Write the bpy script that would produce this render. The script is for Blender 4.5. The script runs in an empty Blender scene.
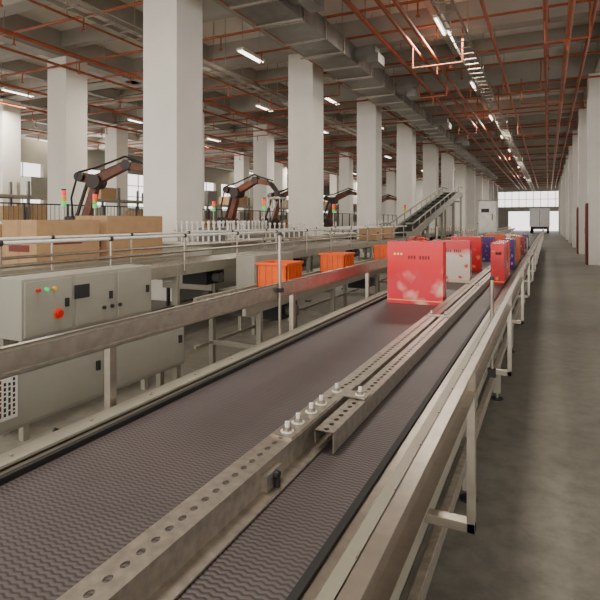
import bpy, math, random
from mathutils import Vector, Matrix
random.seed(7)
S=bpy.context.scene
COL=S.collection

# ---------------------------------------------------------------- materials
def mat(name,c,rough=0.6,metal=0.0,var=0.12,scale=6.0,bump=0.0,c2=None,emit=0):
    m=bpy.data.materials.new(name); m.use_nodes=True
    nt=m.node_tree; N=nt.nodes; L=nt.links
    b=N['Principled BSDF']
    b.inputs['Roughness'].default_value=rough
    b.inputs['Metallic'].default_value=metal
    tc=N.new('ShaderNodeTexCoord'); no=N.new('ShaderNodeTexNoise')
    no.inputs['Scale'].default_value=scale; no.inputs['Detail'].default_value=5
    L.new(tc.outputs['Object'],no.inputs['Vector'])
    r=N.new('ShaderNodeValToRGB')
    d=c2 if c2 else tuple(x*(1-var) for x in c)
    u=tuple(min(1,x*(1+var)) for x in c)
    r.color_ramp.elements[0].position=0.3; r.color_ramp.elements[1].position=0.7
    r.color_ramp.elements[0].color=(*d,1); r.color_ramp.elements[1].color=(*u,1)
    L.new(no.outputs['Fac'],r.inputs['Fac']); L.new(r.outputs['Color'],b.inputs['Base Color'])
    if bump:
        bp=N.new('ShaderNodeBump'); bp.inputs['Strength'].default_value=bump; bp.inputs['Distance'].default_value=0.01
        L.new(no.outputs['Fac'],bp.inputs['Height']); L.new(bp.outputs['Normal'],b.inputs['Normal'])
    if emit:
        b.inputs['Emission Color'].default_value=(*c,1); b.inputs['Emission Strength'].default_value=emit
    return m

M={}
M['white']=mat('painted_concrete',(0.78,0.74,0.67),0.8,var=0.05,scale=1.2,bump=0.05)
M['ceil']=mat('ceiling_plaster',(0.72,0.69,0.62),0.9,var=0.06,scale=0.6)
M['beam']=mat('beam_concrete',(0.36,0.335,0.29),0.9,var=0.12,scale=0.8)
M['frame']=mat('conveyor_frame_paint',(0.31,0.29,0.23),0.45,0.2,var=0.07,scale=9)
M['steel']=mat('brushed_steel',(0.42,0.37,0.31),0.33,0.85,var=0.12,scale=18)
M['galv']=mat('galvanised_steel',(0.40,0.355,0.30),0.36,0.8,var=0.2,scale=30,bump=0.03)
M['dark']=mat('dark_plastic',(0.02,0.02,0.022),0.5)
M['black']=mat('black_rubber',(0.008,0.008,0.008),0.6)
M['cab']=mat('cabinet_paint',(0.34,0.325,0.27),0.5,var=0.04)
M['cabd']=mat('cabinet_trim',(0.16,0.155,0.14),0.5)
M['pipe']=mat('red_lead_pipe',(0.33,0.075,0.025),0.5,var=0.25,scale=3)
M['duct']=mat('duct_sheet',(0.20,0.19,0.17),0.42,0.5,var=0.2,scale=3)
M['orange']=mat('orange_plastic',(0.85,0.12,0.01),0.5)
M['red']=mat('red_plastic',(0.7,0.01,0.01),0.4)
M['redlens']=mat('red_lens',(0.9,0.02,0.01),0.3,emit=1.0)
M['green']=mat('green_lens',(0.02,0.6,0.12),0.3,emit=.8)
M['yellow']=mat('yellow_paint',(0.8,0.45,0.02),0.4)
M['robot']=mat('robot_casting',(0.13,0.034,0.012),0.5,var=0.3)
M['robotd']=mat('robot_dark',(0.03,0.016,0.012),0.5)
M['card']=mat('cardboard',(0.44,0.27,0.14),0.85,var=0.08,scale=10)
M['tape']=mat('packing_tape',(0.33,0.18,0.08),0.35)
M['wood']=mat('pallet_wood',(0.35,0.22,0.11),0.8,var=0.2,scale=8)
M['gold']=mat('gold_foil',(0.85,0.55,0.16),0.35,0.4)
M['lamp']=mat('lamp_white',(0.80,0.78,0.73),0.5)
M['tube']=mat('lamp_tube',(1.0,0.93,0.82),0.5,emit=6)
M['label']=mat('paper_label',(0.78,0.76,0.7),0.7,var=0.02)
M['truck']=mat('truck_paint',(0.7,0.7,0.7),0.4)
M['glass']=mat('dark_glass',(0.03,0.04,0.05),0.1)
M['wall']=mat('wall_paint',(0.36,0.335,0.285),0.85,var=0.08,scale=0.7)
M['rust']=mat('maroon_paint',(0.16,0.025,0.018),0.6)

# floor
def floor_mat():
    m=mat('floor_concrete',(0.245,0.228,0.19),0.45,var=0.1,scale=0.5,c2=(0.165,0.153,0.127))
    N=m.node_tree.nodes; L=m.node_tree.links; b=N['Principled BSDF']
    tc=N.new('ShaderNodeTexCoord'); n2=N.new('ShaderNodeTexNoise'); n2.inputs['Scale'].default_value=7; n2.inputs['Detail'].default_value=9
    n2.inputs['Roughness'].default_value=0.7
    L.new(tc.outputs['Object'],n2.inputs['Vector'])
    r2=N.new('ShaderNodeValToRGB'); r2.color_ramp.elements[0].position=0.32; r2.color_ramp.elements[0].color=(0.6,0.6,0.58,1)
    r2.color_ramp.elements[1].position=0.6; r2.color_ramp.elements[1].color=(1,1,1,1)
    L.new(n2.outputs['Fac'],r2.inputs['Fac'])
    mx=N.new('ShaderNodeMix'); mx.data_type='RGBA'; mx.blend_type='MULTIPLY'; mx.inputs[0].default_value=1
    old=b.inputs['Base Color'].links[0].from_socket
    L.new(old,mx.inputs[6]); L.new(r2.outputs['Color'],mx.inputs[7]); L.new(mx.outputs[2],b.inputs['Base Color'])
    mr=N.new('ShaderNodeMapRange'); mr.inputs[3].default_value=0.35; mr.inputs[4].default_value=0.65
    L.new(n2.outputs['Fac'],mr.inputs[0]); L.new(mr.outputs[0],b.inputs['Roughness'])
    return m
M['floor']=floor_mat()

def belt_mat():
    m=bpy.data.materials.new('modular_belt'); m.use_nodes=True
    nt=m.node_tree; N=nt.nodes; L=nt.links; b=N['Principled BSDF']
    tc=N.new('ShaderNodeTexCoord'); sp=N.new('ShaderNodeSeparateXYZ'); L.new(tc.outputs['Object'],sp.inputs[0])
    def mth(op,a,bv=None):
        n=N.new('ShaderNodeMath'); n.operation=op
        if isinstance(a,(int,float)): n.inputs[0].default_value=a
        else: L.new(a,n.inputs[0])
        if bv is not None:
            if isinstance(bv,(int,float)): n.inputs[1].default_value=bv
            else: L.new(bv,n.inputs[1])
        return n.outputs[0]
    xs=mth('MULTIPLY',sp.outputs['X'],2*math.pi/0.030)
    z=mth('MULTIPLY',mth('SINE',xs),0.15)
    v=mth('ADD',mth('MULTIPLY',sp.outputs['Y'],1/0.017),z)
    f=mth('FRACT',v)
    tri=mth('ABSOLUTE',mth('SUBTRACT',mth('MULTIPLY',f,2.0),1.0))
    r=N.new('ShaderNodeValToRGB'); e=r.color_ramp.elements
    e[0].position=0.15; e[0].color=(0.034,0.027,0.028,1)
    e[1].position=0.62; e[1].color=(0.125,0.10,0.102,1)
    L.new(tri,r.inputs['Fac'])
    no=N.new('ShaderNodeTexNoise'); no.inputs['Scale'].default_value=2.5; no.inputs['Detail'].default_value=6; L.new(tc.outputs['Object'],no.inputs['Vector'])
    r2=N.new('ShaderNodeValToRGB'); r2.color_ramp.elements[0].position=0.3; r2.color_ramp.elements[0].color=(0.78,0.78,0.78,1); r2.color_ramp.elements[1].position=0.7
    L.new(no.outputs['Fac'],r2.inputs['Fac'])
    mx=N.new('ShaderNodeMix'); mx.data_type='RGBA'; mx.blend_type='MULTIPLY'; mx.inputs[0].default_value=1
    L.new(r.outputs['Color'],mx.inputs[6]); L.new(r2.outputs['Color'],mx.inputs[7]); L.new(mx.outputs[2],b.inputs['Base Color'])
    bp=N.new('ShaderNodeBump'); bp.inputs['Strength'].default_value=0.3; bp.inputs['Distance'].default_value=0.003
    L.new(tri,bp.inputs['Height']); L.new(bp.outputs['Normal'],b.inputs['Normal'])
    b.inputs['Roughness'].default_value=0.48
    return m
M['belt']=belt_mat()

def gift_mat(name,base,dark,motif,sc=9,lo=0.20,hi=0.36,zb=0.42):
    m=bpy.data.materials.new(name); m.use_nodes=True
    nt=m.node_tree; N=nt.nodes; L=nt.links; b=N['Principled BSDF']
    tc=N.new('ShaderNodeTexCoord')
    dn=N.new('ShaderNodeTexNoise'); dn.inputs['Scale'].default_value=6; dn.inputs['Detail'].default_value=2; L.new(tc.outputs['Object'],dn.inputs['Vector'])
    vm=N.new('ShaderNodeVectorMath'); vm.operation='MULTIPLY_ADD'; vm.inputs[1].default_value=(.18,.18,.18)
    L.new(dn.outputs['Color'],vm.inputs[0]); L.new(tc.outputs['Object'],vm.inputs[2])
    vo=N.new('ShaderNodeTexVoronoi'); vo.inputs['Scale'].default_value=sc; L.new(vm.outputs[0],vo.inputs['Vector'])
    r=N.new('ShaderNodeValToRGB'); e=r.color_ramp.elements
    e[0].position=lo; e[0].color=(*motif,1); e[1].position=hi; e[1].color=(*base,1)
    L.new(vo.outputs['Distance'],r.inputs['Fac'])
    sp=N.new('ShaderNodeSeparateXYZ'); L.new(tc.outputs['Object'],sp.inputs[0])
    no=N.new('ShaderNodeTexNoise'); no.inputs['Scale'].default_value=4; L.new(tc.outputs['Object'],no.inputs['Vector'])
    ad=N.new('ShaderNodeMath'); ad.operation='MULTIPLY_ADD'; ad.inputs[1].default_value=0.35; L.new(no.outputs['Fac'],ad.inputs[0]); L.new(sp.outputs['Z'],ad.inputs[2])
    mr=N.new('ShaderNodeMapRange'); mr.inputs[1].default_value=zb; mr.inputs[2].default_value=zb+.13; L.new(ad.outputs[0],mr.inputs[0])
    mx=N.new('ShaderNodeMix'); mx.data_type='RGBA'; L.new(mr.outputs[0],mx.inputs[0])
    L.new(r.outputs['Color'],mx.inputs[6]); mx.inputs[7].default_value=(*dark,1)
    L.new(mx.outputs[2],b.inputs['Base Color']); b.inputs['Roughness'].default_value=0.25
    return m
M['giftred']=gift_mat('gift_red_print',(0.55,0.008,0.015),(0.7,0.012,0.02),(0.8,0.2,0.08),9)
M['giftmar']=gift_mat('gift_maroon_print',(0.25,0.008,0.03),(0.38,0.012,0.03),(0.6,0.25,0.1),11)
M['giftpur']=gift_mat('gift_purple_print',(0.06,0.012,0.13),(0.08,0.02,0.17),(0.4,0.3,0.5),12)
M['giftora']=gift_mat('gift_orange_print',(0.5,0.09,0.02),(0.6,0.13,0.03),(0.7,0.4,0.1),10)
M['giftpink']=gift_mat('gift_pink_print',(0.75,0.03,0.06),(0.75,0.008,0.02),(0.92,0.42,0.36),6,.12,.5,.38)
M['giftwhite']=gift_mat('gift_white_print',(0.8,0.70,0.62),(0.75,0.08,0.10),(0.8,0.12,0.10),9,.2,.3,.5)

# ---------------------------------------------------------------- mesh builder
class MB:
    def __init__(s,name):
        s.name=name; s.v=[]; s.f=[]; s.m=[]; s.sm=[]; s.mats=[]
    def mi(s,k):
        if k not in s.mats: s.mats.append(k)
        return s.mats.index(k)
    def add(s,vs,fs,k,smooth=False):
        o=len(s.v); s.v+= [tuple(v) for v in vs]; i=s.mi(k)
        for f in fs: s.f.append([o+a for a in f]); s.m.append(i); s.sm.append(smooth)
    def box(s,x0,x1,y0,y1,z0,z1,k):
        vs=[(x0,y0,z0),(x1,y0,z0),(x1,y1,z0),(x0,y1,z0),(x0,y0,z1),(x1,y0,z1),(x1,y1,z1),(x0,y1,z1)]
        s.add(vs,[(0,3,2,1),(4,5,6,7),(0,1,5,4),(1,2,6,5),(2,3,7,6),(3,0,4,7)],k)
    def obox(s,c,size,k,rot=None,taper=1.0):
        hx,hy,hz=[a/2 for a in size]; vs=[]
        for z,t in((-hz,1),(hz,taper)):
            for x,y in((-hx,-hy),(hx,-hy),(hx,hy),(-hx,hy)):
                p=Vector((x*t,y*t,z))
                if rot: p=rot@p
                vs.append(p+Vector(c))
        s.add(vs,[(0,3,2,1),(4,5,6,7),(0,1,5,4),(1,2,6,5),(2,3,7,6),(3,0,4,7)],k)
    def beam(s,p0,p1,w,h,k,t=1.0):
        p0=Vector(p0);p1=Vector(p1);d=p1-p0
        q=d.to_track_quat('Z','Y').to_matrix()
        s.obox((p0+p1)/2,(w,h,d.length),k,q,t)
    def cyl(s,p0,p1,r,k,n=12,r1=None,caps=True):
        p0=Vector(p0);p1=Vector(p1);d=p1-p0
        if r1 is None: r1=r
        q=d.to_track_quat('Z','Y').to_matrix(); vs=[]
        for p,rr in((p0,r),(p1,r1)):
            for i in range(n):
                a=2*math.pi*i/n; vs.append(p+q@Vector((rr*math.cos(a),rr*math.sin(a),0)))
        s.add(vs,[(i,(i+1)%n,n+(i+1)%n,n+i) for i in range(n)],k,True)
        if caps:
            s.add(vs[:n],[list(range(n))[::-1]],k); s.add(vs[n:],[list(range(n))],k)
    def tube(s,pts,r,k,n=8):
        for a,b in zip(pts[:-1],pts[1:]): s.cyl(a,b,r,k,n)
    def ball(s,c,r,k,n=10,m=6):
        vs=[];fs=[]
        for j in range(m+1):
            t=math.pi*j/m
            for i in range(n):
                a=2*math.pi*i/n; vs.append((c[0]+r*math.sin(t)*math.cos(a),c[1]+r*math.sin(t)*math.sin(a),c[2]+r*math.cos(t)))
        for j in range(m):
            for i in range(n): fs.append((j*n+i,(j+1)*n+i,(j+1)*n+(i+1)%n,j*n+(i+1)%n))
        s.add(vs,fs,k,True)
    def perf(s,x0,x1,y0,y1,z,k,pitch=0.05,hr=0.011,slot=0.006,th=0.004):
        n=int(round((y1-y0)/pitch)); cx=(x0+x1)/2
        for i in range(n):
            a=y0+i*pitch; b=a+pitch; c=(a+b)/2
            out=[(x0,a),(cx,a),(x1,a),(x1,c),(x1,b),(cx,b),(x0,b),(x0,c)]
            q=0.707
            inn=[(-q,-q),(0,-1),(q,-q),(1,0),(q,q),(0,1),(-q,q),(-1,0)]
            inn=[(cx+u*hr,c+w*(hr+slot)) for u,w in inn]
            vs=[(x,y,z) for x,y in out]+[(x,y,z) for x,y in inn]+[(x,y,z-th) for x,y in inn]+[(x,y,z-th) for x,y in out]
            fs=[]
            for j in range(8):
                h=(j+1)%8
                fs.append((j,h,8+h,8+j)); fs.append((8+j,8+h,16+h,16+j)); fs.append((24+j,16+j,16+h,24+h))
            s.add(vs,fs,k)
            s.add([(x0,a,z),(x0,b,z),(x0,b,z-th),(x0,a,z-th),(x1,a,z),(x1,b,z),(x1,b,z-th),(x1,a,z-th)],[(0,1,2,3),(4,7,6,5)],k)
    def make(s,loc=(0,0,0),rz=0,bevel=0,parent=None):
        me=bpy.data.meshes.new(s.name); me.from_pydata(s.v,[],s.f)
        for k in s.mats: me.materials.append(M[k])
        me.polygons.foreach_set('material_index',s.m); me.polygons.foreach_set('use_smooth',s.sm); me.update()
        o=bpy.data.objects.new(s.name,me); COL.objects.link(o); o.location=loc; o.rotation_euler=(0,0,rz)
        if bevel:
            b=o.modifiers.new('bevel','BEVEL'); b.width=bevel; b.segments=2; b.limit_method='ANGLE'; b.angle_limit=math.radians(40)
        if parent: o.parent=parent
        return o
def inst(o,loc,rz=0,sc=1):
    n=bpy.data.objects.new(o.name.split('.')[0],o.data); COL.objects.link(n); n.location=loc; n.rotation_euler=(0,0,rz); n.scale=(sc,)*3
    for md in o.modifiers:
        if md.type=='BEVEL':
            b=n.modifiers.new('bevel','BEVEL'); b.width=md.width; b.segments=md.segments; b.limit_method='ANGLE'; b.angle_limit=md.angle_limit
    return n

XL,XR,YB,YE=-31.0,8.0,-9.0,86.0
HC=7.6
# ---------------------------------------------------------------- shell
b=MB('floor'); b.box(XL-.3,XR+.3,YB,YE+.3,-0.2,0,'floor'); b.make()
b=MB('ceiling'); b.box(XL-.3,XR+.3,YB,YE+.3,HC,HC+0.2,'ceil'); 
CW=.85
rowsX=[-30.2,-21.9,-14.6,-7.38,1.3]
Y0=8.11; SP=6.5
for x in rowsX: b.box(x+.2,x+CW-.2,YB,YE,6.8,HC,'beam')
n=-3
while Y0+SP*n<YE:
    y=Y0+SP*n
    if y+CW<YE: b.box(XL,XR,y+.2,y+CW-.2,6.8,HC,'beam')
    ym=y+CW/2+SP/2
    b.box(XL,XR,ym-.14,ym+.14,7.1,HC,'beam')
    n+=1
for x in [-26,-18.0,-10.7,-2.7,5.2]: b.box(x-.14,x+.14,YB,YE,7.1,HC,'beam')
b.make()

def wall_windows(name,axis,pos,a0,a1,bays,z0,z1,t=0.3,frame='white'):
    b=MB(name); 
    def bx(u0,u1,w0,w1,k,tt=t,off=0):
        if axis=='x': b.box(pos+off,pos+off+tt,u0,u1,w0,w1,k)
        else: b.box(u0,u1,pos+off,pos+off+tt,w0,w1,k)
    bx(a0,a1,0,z0,'wall'); bx(a0,a1,z1,HC,'wall')
    w=(a1-a0)/bays
    for i in range(bays+1):
        c=a0+i*w; bx(max(a0,c-.5),min(a1,c+.5),z0,z1,'wall')
    for i in range(bays):
        u0=a0+i*w+.5; u1=u0+w-1
        k=4
        for j in range(1,k):
            c=u0+(u1-u0)*j/k; bx(c-.03,c+.03,z0,z1,frame,.08,.1)
        for zz in (z0+(z1-z0)*.33,z0+(z1-z0)*.66): bx(u0,u1,zz-.03,zz+.03,frame,.08,.1)
    return b.make()
wall_windows('wall_left','x',XL-.3,YB,YE,14,2.6,5.4)
wall_windows('wall_right','x',XR,YB,YE,14,1.4,5.0)
b=MB('wall_far')
b.box(XL,-7,YE,YE+.3,0,HC,'wall'); b.box(-7,5,YE,YE+.3,5.9,HC,'wall'); b.box(-7,5,YE,YE+.3,2.9,3.6,'wall')
b.box(5,XR,YE,YE+.3,0,HC,'wall'); b.box(-7,-5.5,YE,YE+.3,0,3,'wall'); b.box(3.6,5,YE,YE+.3,0,3,'wall')
for i in range(13): b.box(-7+i*1-.04,-7+i*1+.04,YE+.1,YE+.18,3.6,5.9,'white')
b.box(-7,5,YE+.1,YE+.18,4.7,4.78,'white')
b.make()

# columns
def column():
    b=MB('concrete_column'); b.box(0,CW,0,CW,0,6.8,'white'); 
    return b.make(bevel=0.015)
col=None
def putcol(x,y):
    global col
    if col is None: col=column(); col.location=(x,y,0)
    else: inst(col,(x,y,0))
for n in range(-1,12):
    putcol(-7.38,Y0+SP*n)
    if n>=0: putcol(1.3,Y0+SP*n)
for n in range(-1,12):
    y=11.65+SP*n
    if y<YE-1: putcol(-14.6,y)
    y=21.1+SP*(n-1)
    if y<YE-1: putcol(-21.9,y)

# ---------------------------------------------------------------- sprinkler pipework
b=MB('sprinkler_pipework')
for x,z,r in [(-.05,6.25,.055),(.45,6.15,.07),(.95,6.35,.05),(-1.3,6.35,.045),(-2.9,6.2,.05),(-3.3,6.3,.05),(-3.9,6.3,.06),(-6.2,6.25,.06),(-9.3,6.35,.05),(-10.0,6.3,.03),(-12.2,6.3,.06),(-13.4,6.3,.04),(-17,6.3,.05),(-19.8,6.3,.05),(-24.6,6.3,.05)]:
    b.cyl((x,-5,z),(x,YE-1,z),r,'pipe',8)
    y=2.
    while y<YE-2:
        b.cyl((x,y,z),(x,y,6.8 if abs(((y-Y0-.42)%SP))<.2 else HC),.012,'galv',5); y+=3.25
y=5.0
i=0
while y<YE-2:
    z=6.45 if i%2 else 6.66
    b.cyl((-27,y,z),(6,y,z),.035,'pipe',8)
    x=-26
    while x<6:
        b.cyl((x,y,z),(x,y,z-.32),.02,'pipe',6); b.cyl((x,y,z-.32),(x,y,z-.36),.05,'pipe',6)
        x+=2.6
    b.cyl((-27,y+1.0,6.9),(-15,y+1.0,6.9),.02,'dark',5)
    i+=1; y+=2.1667
for x,y,dx in [(-3.3,14,1.3),(-6.2,16,-1.5),(.45,20,-1.3),(-3.9,26,.8),(-1.3,18,1.1),(-12.2,14,1.6),(-9.3,17,1.6),(-9.3,22,-1.5),(-.05,13.3,.9),(-1.3,27,1.2),(-2.9,21,1.2),(-3.9,17.5,.9),(-12.2,22,-1.2)]:
    zz=5.7
    b.cyl((x,y,6.3),(x,y,zz),.024,'pipe',6); b.cyl((x,y,zz),(x+dx,y,zz),.024,'pipe',6); b.cyl((x+dx,y,zz),(x+dx,y,6.6),.024,'pipe',6)
    b.cyl((x+dx/2,y,zz),(x+dx/2,y,zz-.25),.018,'pipe',6)
b.make()

# duct
b=MB('ventilation_duct')
def ductseg(x0,x1,y0,y1,z0,z1,st=1.2):
    b.box(x0,x1,y0,y1,z0,z1,'duct')
    y=y0
    while y<=y1+.01:
        b.box(x0-.04,x1+.04,y-.025,y+.025,z0-.04,z1+.04,'galv'); y+=st
ductseg(-5.7,-4.7,4,19,5.85,6.3)
ductseg(-5.5,-4.8,19,33,5.95,6.3)
ductseg(-5.4,-4.9,33,60,6.0,6.25,2.4)
for y in (9,13.2,17.4,24,30):
    b.box(-4.7,-4.1,y,y+.45,5.95,6.2,'duct'); b.box(-4.3,-4.0,y-.06,y+.51,5.75,6.0,'duct')
y=5
while y<60:
    for x in(-5.75,-4.65): b.cyl((x,y,5.8),(x,y,HC),.01,'galv',5)
    b.box(-5.8,-4.6,y-.02,y+.02,5.77,5.81,'galv'); y+=2.4
b.make()
# cable trays
b=MB('cable_tray')
for x,z in((-2.1,5.9),(-8.9,5.9),(3.3,6.0)):
    b.box(x,x+.02,-5,YE-2,z,z+.1,'galv'); b.box(x+.38,x+.4,-5,YE-2,z,z+.1,'galv')
    y=0
    while y<YE-3:
        b.box(x,x+.4,y,y+.04,z,z+.02,'galv')
        y+=.5
    y=3
    while y<YE-3:
        b.cyl((x,y,z),(x,y,HC),.012,'galv',5); b.cyl((x+.4,y,z),(x+.4,y,HC),.012,'galv',5); y+=3.25
b.make()

# fluorescent ceiling lamps
fx=MB('fluorescent_lamp')
fx.box(-.12,.12,-.65,.65,0,.06,'lamp')
for x in (-.06,.06): fx.cyl((x,-.6,-.025),(x,.6,-.025),.018,'tube',8)
for x in (-.1,.1):
    fx.box(x-.005,x+.005,-.64,.64,-.03,0,'lamp')
for y in (-.5,.5): fx.cyl((0,y,.06),(0,y,1.1),.008,'galv',5)
first=None
for y in (13.4,19.9,26.4,32.9,39.4,52,65):
    for x in (-25.5,-18.4,-11.2,-8.0,-2.4):
        if first is None: first=fx.make((x,y,6.5)); 
        else: inst(first,(x,y,6.5))

# ---------------------------------------------------------------- main belt conveyor
ZB=.75; bl,br=-1.585,-.514; fl,fr=-1.73,-.37
YS,YF=-1.2,33
root=bpy.data.objects.new('belt_conveyor',None); COL.objects.link(root)
b=MB('belt'); b.box(bl,br,YS,YF,ZB-.025,ZB,'belt'); b.box(bl+.02,br-.02,YS,YF,ZB-.2,ZB-.03,'dark'); b.make(parent=root)
b=MB('side_frames')
for x0,x1,s in((fl,bl,1),(br,fr,-1)):
    xo=x0 if s==1 else x1
    xi=x1 if s==1 else x0
    b.box(min(xo,xo+s*.012),max(xo,xo+s*.012),YS,YF,ZB-.2,ZB+.028,'frame')
    b.box(min(xo,xo+s*.085),max(xo,xo+s*.085),YS,YF,ZB+.018,ZB+.03,'frame')
    b.box(min(xo,xo+s*.07),max(xo,xo+s*.07),YS,YF,ZB-.2,ZB-.19,'frame')
    b.box(min(xo+s*.085,xi),max(xo+s*.085,xi),YS,YF,ZB-.03,ZB+.012,'steel')
    b.box(min(xi-s*.02,xi+s*.004),max(xi-s*.02,xi+s*.004),YS,YF,ZB,ZB+.022,'black')
    y=YS+.3
    while y<14:
        b.cyl((xo,y,ZB-.08),(xo-s*.012,y,ZB-.08),.012,'steel',6); b.cyl((xo+s*.045,y,ZB+.03),(xo+s*.045,y,ZB+.037),.008,'steel',6); y+=.35
b.make(bevel=.002,parent=root)
b=MB('legs')
y=-.6
while y<YF:
    for x in (-1.69,-.41):
        b.box(x-.03,x+.03,y-.03,y+.03,.06,ZB-.2,'frame'); b.cyl((x,y,0),(x,y,.012),.05,'dark',10); b.cyl((x,y,0.01),(x,y,.07),.012,'steel',8)
        b.box(x-.045,x+.045,y-.05,y+.05,ZB-.27,ZB-.19,'frame')
    b.box(-1.69,-.41,y-.02,y+.02,.30,.36,'frame'); b.box(-1.69,-.41,y-.02,y+.02,ZB-.26,ZB-.2,'frame')
    y+=1.85
for x in (-.40,-1.70): b.box(x-.018,x+.018,YS,YF,.33,.37,'frame')
b.box(-.36,-.33,YS,YF,.47,.53,'galv')
b.make(bevel=.002,parent=root)
b=MB('guard_rails')
def guard(x,zt,zb,s):
    b.box(min(x,x+s*.004),max(x,x+s*.004),YS,YF,zb,zt,'steel')
    for z in (zt-.004,zb): b.box(min(x,x+s*.03),max(x,x+s*.03),YS,YF,z,z+.004,'steel')
    for z in (zt-.02,zb+.012): b.box(min(x,x-s*.004),max(x,x-s*.004),YS,YF,z,z+.008,'galv')
guard(-1.76,1.14,1.03,-1)
guard(-.235,1.14,1.05,1)
y=-.1
while y<YF:
    b.box(-1.80,-1.765,y-.02,y+.02,.62,1.10,'steel'); b.box(-1.765,-1.73,y-.02,y+.02,.62,.70,'steel')
    b.box(-.235,-.21,y-.02,y+.02,.60,1.12,'steel'); b.box(-.37,-.21,y-.02,y+.02,.6,.63,'steel')
    y+=1.85
b.make(bevel=.001,parent=root)
b=MB('sensor_posts')
for x,y,z0,z1,s in((-1.745,3.32,.62,1.50,-1),(-.33,3.6,.58,1.22,1),(-1.745,9.2,.62,1.5,-1),(-.33,10,.58,1.3,1),(-1.745,15,.62,1.5,-1)):
    b.cyl((x,y,z0),(x,y,z1),.011,'steel',10); b.ball((x,y,z1),.016,'dark')
    b.box(x-.025,x+.025,y-.025,y+.025,z0,z0+.05,'dark'); b.box(x-.022,x+.022,y-.02,y+.02,z1-.42,z1-.39,'dark')
b.make(parent=root)

# centre guide : perforated channels
b=MB('centre_guide')
zt=ZB+.085
g0,g1=-.895,-.80
b.perf(g0,g1,YS,2.3,zt,'galv',.05,.010,.004)
b.box(g1-.004,g1,YS,2.3,ZB+.004,zt-.004,'galv'); b.box(g0,g0+.004,YS,2.3,zt-.02,zt-.004,'galv')
b.box(g1,g1+.05,YS,2.3,ZB+.004,ZB+.009,'galv')
h0,h1=-.775,-.70
b.perf(g0,g1,2.3,24,zt-.006,'galv',.05,.010,.004)
b.box(g0,g0+.004,2.3,24,ZB+.004,zt-.01,'galv')
b.perf(h0,h1,1.75,24,zt-.006,'galv',.05,.010,.004)
b.box(h1-.004,h1,1.75,24,ZB+.004,zt-.01,'galv')
b.box(g1,h0,2.05,24,ZB+.03,ZB+.035,'galv')
b.box(g1-.003,g1,2.3,24,ZB+.03,zt-.01,'galv'); b.box(h0,h0+.003,1.75,24,ZB+.03,zt-.01,'galv')
def bolt(x,y,z,r=.016):
    b.cyl((x,y,z),(x,y,z+.003),r*1.35,'lamp',14); b.cyl((x,y,z+.003),(x,y,z+.016),r,'steel',6); b.cyl((x,y,z+.016),(x,y,z+.034),r*.5,'lamp',8)
b.box(g0+.01,g1-.005,1.62,2.05,zt,zt+.005,'galv')
for y in (1.67,1.76,1.88,1.98): bolt((g0+g1)/2,y,zt+.005,.018)
b.box(g0+.01,h1-.005,2.12,2.2,zt-.002,zt+.003,'galv')
bolt(-.74,2.16,zt+.003); bolt(-.85,2.16,zt+.003)
for y in (4.2,6.4,8.6,11,14,17,20):
    b.box(g0+.005,h1-.005,y,y+.1,zt-.005,zt,'galv')
    for x in (-.85,-.74): bolt(x,y+.05,zt,.013)
for y in (-.4,1.45):
    b.box(g1,g1+.02,y-.05,y+.05,ZB+.01,ZB+.06,'galv'); b.cyl((g1,y,ZB+.045),(g1+.035,y,ZB+.045),.014,'black',10)
    b.cyl((g1+.03,y,ZB+.045),(g1+.03,y,ZB+.0),.010,'black',8)
b.make(parent=root)

# ---------------------------------------------------------------- generic conveyor
def conveyor(name,w,L,z,roller=True,rails=2,posts=1.0,railz=.22,loc=(0,0),rz=0,legs=2.0,side=.14,topcol='frame'):
    b=MB(name)
    for x in (0,w-.04): b.box(x,x+.04,0,L,z-side+.03,z+.03,topcol)
    if roller:
        y=.08
        while y<L: b.cyl((.04,y,z-.01),(w-.04,y,z-.01),.024,'galv',8,caps=False); y+=.11
        b.box(.04,w-.04,0,L,z-side+.03,z-side+.04,'dark')
    else: b.box(.04,w-.04,0,L,z-.06,z-.005,'belt')
    y=.3
    while y<L:
        for x in (.02,w-.02):
            b.box(x-.025,x+.025,y-.025,y+.025,0.02,z-side+.04,'frame'); b.box(x-.05,x+.05,y-.05,y+.05,0,.02,'dark')
        b.box(0,w,y-.02,y+.02,.28,.33,'frame'); b.box(0,w,y-.02,y+.02,z-side-.03,z-side+.02,'frame'); y+=legs
    for x in (0.02,w-.02): b.box(x-.015,x+.015,0,L,.29,.32,'frame')
    y=1.0
    while y<L-1:
        b.box(w*.25,w*.75,y,y+.45,z-side-.2,z-side+.02,'dark'); b.cyl((w*.75,y+.2,z-side-.1),(w*.75+.12,y+.2,z-side-.1),.07,'cabd',12); y+=3.1
    if rails:
        for x in (-.02,w+.02):
            for r in range(rails):
                zz=z+railz*(r+1); b.cyl((x,0,zz),(x,L,zz),.018,'lamp' if r==rails-1 else 'steel',8)
            y=.15
            while y<=L:
                b.cyl((x,y,z-.05),(x,y,z+railz*rails+.03),.014,'steel',8); b.ball((x,y,z+railz*rails),.032,'dark',8,4); y+=posts
    return b.make((loc[0],loc[1],0),rz)
conveyor('roller_conveyor',.86,18,1.0,True,2,1.25,.20,(-5.1,-1))
conveyor('roller_conveyor',.62,16,.78,True,0,1,.2,(-3.25,4.3))
conveyor('roller_conveyor',.8,26,.85,True,1,.8,.25,(-9.5,5))
for y in (9.7,16.2,22.7): conveyor('roller_conveyor',.8,3.1,.9,True,1,.5,.25,(-5.3,y),math.pi/2)
conveyor('roller_conveyor',.8,14,.8,True,1,.7,.3,(-6.4,25))
conveyor('roller_conveyor',.8,20,.8,True,1,.7,.3,(-3.35,22))

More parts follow.
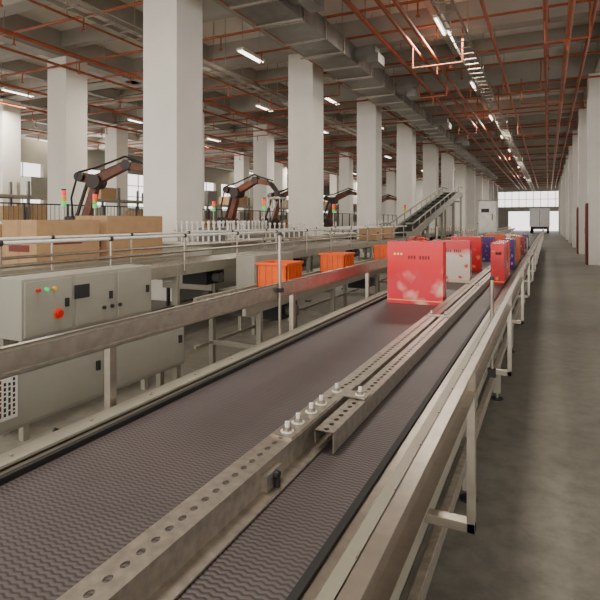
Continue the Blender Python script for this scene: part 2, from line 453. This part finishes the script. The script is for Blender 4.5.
# inclined conveyor
b=MB('inclined_belt_conveyor')
x0,x1=-5.06,-4.24
p=[(17.1,1.08),(18.0,1.08),(28.2,2.95),(29.6,2.95)]
for (ya,za),(yb,zb_) in zip(p[:-1],p[1:]):
    for x in (x0,x1): b.beam((x,ya,za),(x,yb,zb_),.06,.26,'frame')
    b.beam(((x0+x1)/2,ya,za+.02),((x0+x1)/2,yb,zb_+.02),x1-x0,.06,'black')
    for x in (x0,x1): b.cyl((x,ya,za+.4),(x,yb,zb_+.4),.03,'frame',8)
n=10
for i in range(n+1):
    y=18.0+i*10.2/n; z=1.08+i*1.87/n
    for x in (x0,x1): b.cyl((x,y,z),(x,y,z+.4),.015,'frame',6)
    b.obox(((x0+x1)/2,y,z+.07),(x1-x0-.1,.03,.08),'dark')
for y,z in((17.6,1.0),(20.5,1.5),(23.5,2.05),(26.5,2.6),(29,2.85)):
    for x in (x0,x1): b.box(x-.05,x+.05,y-.05,y+.05,0,z,'frame')
    b.box(x0,x1,y-.03,y+.03,.4,.48,'frame'); b.box(x0,x1,y-.03,y+.03,z-.3,z-.22,'frame')
b.make()

# ---------------------------------------------------------------- cabinets under the line (left)
def cabinet(name,w,d,h,z,loc,buttons=True,leg=True,panels=1,rz=0):
    b=MB(name)
    b.box(0,w,0,d,z,z+h,'cab')
    pw=d/panels
    for i in range(panels):
        b.box(w,w+.012,i*pw+.02,(i+1)*pw-.02,z+.02,z+h-.02,'cab')
        b.box(w+.012,w+.03,(i+1)*pw-.09,(i+1)*pw-.06,z+h*.45,z+h*.6,'dark')
    if buttons:
        for i,k in enumerate(['red','green','yellow']):
            b.cyl((w+.012,.12+i*.07,z+h*.8),(w+.035,.12+i*.07,z+h*.8),.014,k,12)
        b.cyl((w+.012,.30,z+h*.35),(w+.04,.30,z+h*.35),.028,'red',14)
        b.cyl((w+.012,.30,z+h*.35),(w+.016,.30,z+h*.35),.042,'orange',14)
        b.box(w+.012,w+.016,.45,.60,z+h*.55,z+h*.8,'dark')
        for i in range(3): b.cyl((w+.012,.75+i*.09,z+h*.3),(w+.03,.75+i*.09,z+h*.3),.016,'dark',10)
    if leg:
        for x in (.04,w-.04):
            for y in (.05,d-.05): b.box(x-.025,x+.025,y-.025,y+.025,0,z,'frame')
    return b.make((loc[0],loc[1],0),rz,bevel=.004)
cabinet('control_cabinet',.25,1.7,.42,.42,(-2.95,1.75),False,True,2)
cabinet('control_cabinet',.3,1.35,.44,.73,(-3.7,2.5),True,True,3)
cabinet('control_cabinet',.3,1.2,.5,.6,(-3.95,6.2),True,True,2)
b=MB('paper_label'); b.box(0,.003,0,.13,0,.24,'label')
random.seed(2)
for i in range(4):
    z=.02
    while z<.21:
        h=random.uniform(.012,.03); b.box(.003,.0036,.02+i*.027,.034+i*.027,z,min(.225,z+h),'dark' if i else 'rust'); z+=h+.008
b.make((-2.687,1.82,.50))
b=MB('cable_hose')
for k in range(3):
    pts=[]
    for i in range(17):
        t=i/16; pts.append((-2.58-.06*k+.25*math.sin(t*3),2.2+1.9*t,.03+.3*abs((1-2*t))**2))
    b.tube(pts,.014,'black',6)
b.make()

b=MB('electrical_cabinet')
b.box(-2.5,-1.85,21.8,22.3,1.1,2.35,'lamp'); b.box(-2.46,-1.89,21.78,21.8,1.15,2.3,'lamp'); b.box(-2.0,-1.97,21.75,21.78,1.6,1.85,'dark')
b.box(-2.4,-2.1,21.77,21.78,1.9,2.05,'dark')
b.box(-2.3,-2.2,22,22.1,0,1.1,'frame'); b.box(-2.1,-2.0,22,22.1,0,1.1,'frame'); b.box(-2.4,-1.95,21.85,22.25,0,.03,'frame')
b.box(-2.53,-1.82,21.75,22.33,2.35,2.39,'cab')
b.make(bevel=.01)

# ---------------------------------------------------------------- boxes
def gift(x,y,w,d,h,k,k2=None,z=ZB,rz=0):
    b=MB('gift_box')
    b.box(-w/2,w/2,-d/2,d/2,0,h,k)
    if k2: 
        b.box(-w/2-.001,w/2+.001,-d/2-.001,d/2+.001,h*.05,h*.065,'gold')
        for i in range(8):
            if i!=3:
                xx=-w*.1+i*w*.05; b.box(xx-.006,xx+.006,-d/2-.002,-d/2,h*.72,h*.72+.035,'black')
        for i in range(3):
            xx=-w*.36+i*w*.06; b.cyl((xx,-d/2-.002,h*.8),(xx,-d/2,h*.8),.012,'gold',10)
    pts=[(-.08,0,h),(-.07,0,h+.04),(0,0,h+.05),(.07,0,h+.04),(.08,0,h)]
    b.tube(pts,.004,k,6)
    return b.make((x,y,z),rz,bevel=.004)
gift(-1.22,5.35,.56,.22,.63,'giftpink','g',rz=.03)
gift(-1.28,5.85,.5,.2,.60,'giftred','g')
gift(-1.2,7.4,.5,.2,.57,'giftwhite','g')
gift(-1.25,9.2,.48,.2,.57,'giftred')
gift(-.605,7.6,.17,.5,.54,'giftred','g',rz=0)
gift(-.605,8.25,.17,.5,.54,'giftpink','g',rz=0)
gift(-.605,9.9,.17,.5,.52,'giftpur')
gift(-.605,11.6,.17,.5,.52,'giftora')
gift(-.605,14,.17,.5,.45,'giftmar')
gift(-1.25,11.5,.5,.25,.5,'giftpur')
gift(-1.22,14,.5,.3,.5,'giftora')
gift(-.605,17,.17,.5,.42,'giftpur')
gift(-1.2,18,.5,.3,.4,'giftwhite')
def crate(x,y,z,w=.4,d=.42,h=.3):
    b=MB('orange_crate')
    t=.015
    b.box(-w/2,w/2,-d/2,d/2,0,t,'orange')
    for a in ((-w/2,-w/2+t,-d/2,d/2),(w/2-t,w/2,-d/2,d/2),(-w/2,w/2,-d/2,-d/2+t),(-w/2,w/2,d/2-t,d/2)): b.box(*a,0,h,'orange')
    b.box(-w/2-.015,w/2+.015,-d/2-.015,-d/2,h-.03,h,'orange'); b.box(-w/2-.015,w/2+.015,d/2,d/2+.015,h-.03,h,'orange')
    b.box(w/2,w/2+.015,-d/2,d/2,h-.03,h,'orange'); b.box(-w/2-.015,-w/2,-d/2,d/2,h-.03,h,'orange')
    for i in range(5): 
        yy=-d/2+.03+i*(d-.06)/4; b.box(w/2,w/2+.01,yy-.006,yy+.006,.02,h-.03,'orange')
        xx=-w/2+.03+i*(w-.06)/4; b.box(xx-.006,xx+.006,-d/2-.01,-d/2,.02,h-.03,'orange')
    return b.make((x,y,z),bevel=.003)
crate(-2.94,5.6,.795); crate(-2.94,7.5,.795); crate(-2.94,10.2,.795); crate(-2.94,13,.795)

def carton(x,y,z,w,d,h,rz=0):
    b=MB('cardboard_box')
    b.box(-w/2,w/2,-d/2,d/2,0,h,'card'); b.box(-.03,.03,-d/2-.002,d/2+.002,-0.0,h+.002,'tape')
    b.box(w/2,w/2+.002,-d*.3,d*.2,h*.45,h*.6,'rust'); b.box(-w*.3,w*.3,-d/2-.003,-d/2-.001,h*.3,h*.45,'rust')
    b.box(-w/2-.001,w/2+.001,-.002,.002,h,h+.003,'dark')
    return b.make((x,y,z),rz,bevel=.003)
b=MB('steel_table')
b.box(-7.1,-5.4,2.9,6.9,.98,1.04,'frame')
for x in (-7.0,-5.5):
    for y in (3.0,4.9,6.8): b.box(x-.04,x+.04,y-.04,y+.04,0,.98,'frame')
b.box(-7.0,-5.5,4.86,4.94,.4,.46,'frame')
b.make(bevel=.004)
for x,y,w,d,h in((-5.85,4.75,.65,.95,.56),(-5.85,5.95,.65,1.1,.62),(-6.65,4.6,.6,.7,.5)):
    carton(x,y,1.041,w,d,h,random.uniform(-.04,.04))
def pallet(x,y,n=3):
    b=MB('pallet')
    for i in range(7): b.box(-.5,.5,-.6+i*.183,-.6+i*.183+.1,.12,.145,'wood')
    for xx in (-.5,-.05,.4): b.box(xx,xx+.1,-.6,.6,.0,.12,'wood')
    b.make((x,y,0))
    for l in range(n):
        for i in (-.25,.25):
            for j in (-.38,.0,.38): carton(x+i,y+j*1.0,.147+l*.37,.46,.36,.36)
pallet(-12.6,16.9,4); pallet(-12.6,19.0,3); pallet(-12.7,26,4)
for x,y in((-9.1,11.5),(-9.1,16),(-9.1,21)): carton(x,y,.885,.5,.5,.42)
for y in (14.5,16.1): carton(-4.67,y,1.035,.5,.45,.36)

# ---------------------------------------------------------------- robots
def robot():
    b=MB('palletising_robot_arm')
    b.box(-.5,.5,-.5,.5,0,.55,'cabd')
    b.cyl((0,0,.55),(0,0,.85),.42,'robot',24); b.cyl((0,0,.85),(0,0,1.05),.36,'robotd',24,.32)
    b.obox((0,0,1.3),(.55,.5,.6),'robot',taper=.75)
    b.cyl((-.05,-.36,1.45),(-.05,.36,1.45),.23,'robotd',20)
    b.beam((-.05,0,1.4),(.3,0,2.6),.28,.24,'robot',.75)
    b.beam((-.4,.16,1.55),(-.02,.16,2.7),.08,.08,'robotd')
    b.cyl((-.45,-.16,1.6),(-.45,.25,1.6),.11,'robotd',14)
    b.cyl((.3,-.24,2.65),(.3,.24,2.65),.2,'robotd',20)
    b.beam((.35,0,2.7),(-.15,0,2.78),.28,.28,'robot',.9); b.cyl((-.1,-.24,2.78),(-.1,.24,2.78),.13,'robotd',14)
    b.beam((.3,0,2.7),(1.2,0,3.1),.27,.26,'robot',.75); b.beam((1.15,0,3.1),(1.85,0,2.95),.21,.2,'robot',.8)
    b.cyl((1.18,-.13,3.1),(1.18,.13,3.1),.14,'robotd',14)
    b.beam((1.85,0,2.95),(2.15,0,2.6),.16,.16,'robotd',.8)
    b.beam((.35,.13,2.93),(1.2,.13,3.27),.05,.05,'robotd'); b.beam((1.2,.13,3.27),(1.85,.13,3.08),.05,.05,'robotd')
    b.cyl((2.12,0,2.65),(2.12,0,2.45),.10,'robotd',14)
    b.box(1.85,2.4,-.25,.25,2.38,2.45,'galv')
    for x in (1.87,2.33):
        for y in (-.22,0,.2): b.box(x,x+.04,y-.02,y+.02,2.05,2.38,'galv')
    pts=[(-.25,-.2,1.5),(-.3,-.22,2.2),(-.1,-.22,2.9),(.4,-.2,3.02),(1.2,-.16,3.32),(1.75,-.12,3.1),(2.05,-.1,2.7)]
    b.tube(pts,.03,'black',8)
    return b
rb=robot().make((-11.5,10.4,0),.35,bevel=.02)
for x,y,r in((-11.2,17.2,-.05),(-10.9,26.5,.1),(-10.9,34,.2),(-11.9,22.0,.9)): inst(rb,(x,y,0),r,1)

sl=MB('stack_light'); sl.cyl((0,0,0),(0,0,1.9),.022,'galv',8); sl.cyl((0,0,0),(0,0,.03),.1,'dark',12)
for i,k in enumerate(['green','yellow','redlens']): sl.cyl((0,0,1.9+i*.12),(0,0,2.01+i*.12),.055,k,12)
sl.cyl((0,0,2.26),(0,0,2.29),.055,'dark',12)
s0=sl.make((-9.75,8.2,0)); 
for x,y in((-10.3,9.6),(-7.9,14),(-8.0,20),(-6.0,23.9),(-10.4,14.9)): inst(s0,(x,y,0))

def machine(x,y,w,d,h,nn=8):
    b=MB('sorting_machine')
    b.box(0,w,0,d,.35,h,'frame'); b.box(.05,w-.05,-.01,0,.45,h-.1,'cab'); b.box(w,w+.01,.05,d-.05,.45,h-.1,'cab')
    for xx in (.05,w-.1):
        for yy in (.05,d-.1): b.box(xx,xx+.05,yy,yy+.05,0,.35,'dark')
    b.box(-.04,w+.04,-.04,d+.04,h,h+.05,'steel')
    for i in range(nn):
        for j in (0,1):
            px=w*(i+.5)/nn; py=d*(.2+.6*j); b.cyl((px,py,h+.05),(px,py,h+.4),.018,'lamp',8); b.ball((px,py,h+.4),.035,'lamp',8,4)
    for j in (0,1): b.cyl((0,d*(.2+.6*j),h+.25),(w,d*(.2+.6*j),h+.25),.015,'steel',8)
    b.box(w*.3,w*.6,d*.35,d*.65,h+.05,h+.3,'cabd')
    return b.make((x,y,0),bevel=.004)
machine(-8.45,5.4,1.1,1.4,1.15); machine(-8.45,8.0,.9,1.6,1.2); machine(-6.5,11.3,1.1,2.0,1.1); machine(-6.4,19.0,1.1,2.4,1.15); machine(-11.8,12.9,1.4,1.6,1.2)
machine(-6.45,7.6,1.1,1.7,1.15,9); machine(-8.5,12.0,.95,2.0,1.15)

b=MB('safety_fence')
y=4.0
while y<60:
    b.box(-13.55,-13.5,y,y+.05,0,2.1,'dark'); y+=1.5
for z in (.15,1.1,2.05): b.box(-13.54,-13.51,4,60,z,z+.04,'dark')
y=4.0
while y<40:
    b.box(-13.53,-13.52,y,y+.012,.15,2.05,'dark'); y+=.15
b.make()
b=MB('storage_rack')
y=12
while y<60:
    for x in (-20.4,-19.3): b.box(x-.05,x+.05,y-.05,y+.05,0,3.2,'cabd')
    y+=2.5
for z in (.3,1.4,2.5):
    for x in (-20.4,-19.3): b.box(x-.03,x+.03,12,59.6,z,z+.1,'frame')
    b.box(-20.4,-19.3,12,59.6,z+.1,z+.12,'galv')
y=12.2
random.seed(3)
while y<59:
    for z in (.42,1.52,2.62):
        if random.random()<.7: b.box(-20.3,-19.4,y,y+1.0,z,z+random.uniform(.4,.85),random.choice(['card','card','cabd','frame']))
    y+=1.25
b.make()

b=MB('delivery_truck')
b.box(-1.1,1.1,0,5.0,.8,3.0,'truck'); b.box(-1.05,1.05,5.0,6.6,.6,2.5,'truck'); b.box(-1,1,-.02,0,.9,2.9,'truck')
b.box(-.9,.9,6.6,6.62,1.5,2.3,'glass'); b.box(-.02,.02,-.04,-.02,.9,2.9,'dark'); b.box(-1,1,0,6.5,.5,.8,'dark')
for x in (-.9,.9):
    for y in (1,5.6): b.cyl((x-.13,y,.42),(x+.13,y,.42),.42,'black',18)
    b.box(x-.1,x+.1,-.04,0,.65,.75,'red')
b.make((-.9,68,0),bevel=.03)
for k in (2,3):
    b=MB('fire_hose_cabinet')
    b.box(1.24,1.295,0.02,.8,.0,2.2,'rust'); b.box(1.23,1.24,.06,.74,.3,2.1,'rust'); b.box(1.21,1.23,.65,.69,1.1,1.3,'steel')
    b.make((0,Y0+SP*k,0),bevel=.005)
conveyor('roller_conveyor',.7,20,.7,True,1,1.2,.25,(2.6,30))
pallet(3.8,24,2)

# ---------------------------------------------------------------- lights
w=bpy.data.worlds.new('world'); S.world=w; w.use_nodes=True
bg=w.node_tree.nodes['Background']; bg.inputs[0].default_value=(1,0.97,0.92,1); bg.inputs[1].default_value=2.6
def area(n,loc,sx,sy,p,rot=(0,0,0),c=(1,.92,.80)):
    l=bpy.data.lights.new(n,'AREA'); l.shape='RECTANGLE'; l.size=sx; l.size_y=sy; l.energy=p; l.color=c
    o=bpy.data.objects.new(n,l); COL.objects.link(o); o.location=loc; o.rotation_euler=rot; return o
for y in (2,14,27,42,60):
    for x in (-20,-10.8,-2.6): area('lamp_light',(x,y,6.3),1.5,1.5,310)
for y in (5,25,50): area('window_daylight',(XL+.3,y,4),14,2.8,3000,(0,-math.pi/2,0),(1,.96,.90))
area('rear_fill_light',(-8,YB+.5,3.6),30,6,1000,(math.pi/2,0,0),(1,.94,.85))  # added fill behind the camera, lights the hall from the open rear; no doorway there

# ---------------------------------------------------------------- camera
cd=bpy.data.cameras.new('camera'); cam=bpy.data.objects.new('camera',cd); COL.objects.link(cam)
cam.location=(0,0,1.6); th=math.atan(248/520)
cam.rotation_euler=(math.pi/2,0,th)
cd.sensor_width=36; cd.lens=31.2; cd.shift_y=-(300-220)/600; cd.clip_start=.05; cd.clip_end=300
S.camera=cam
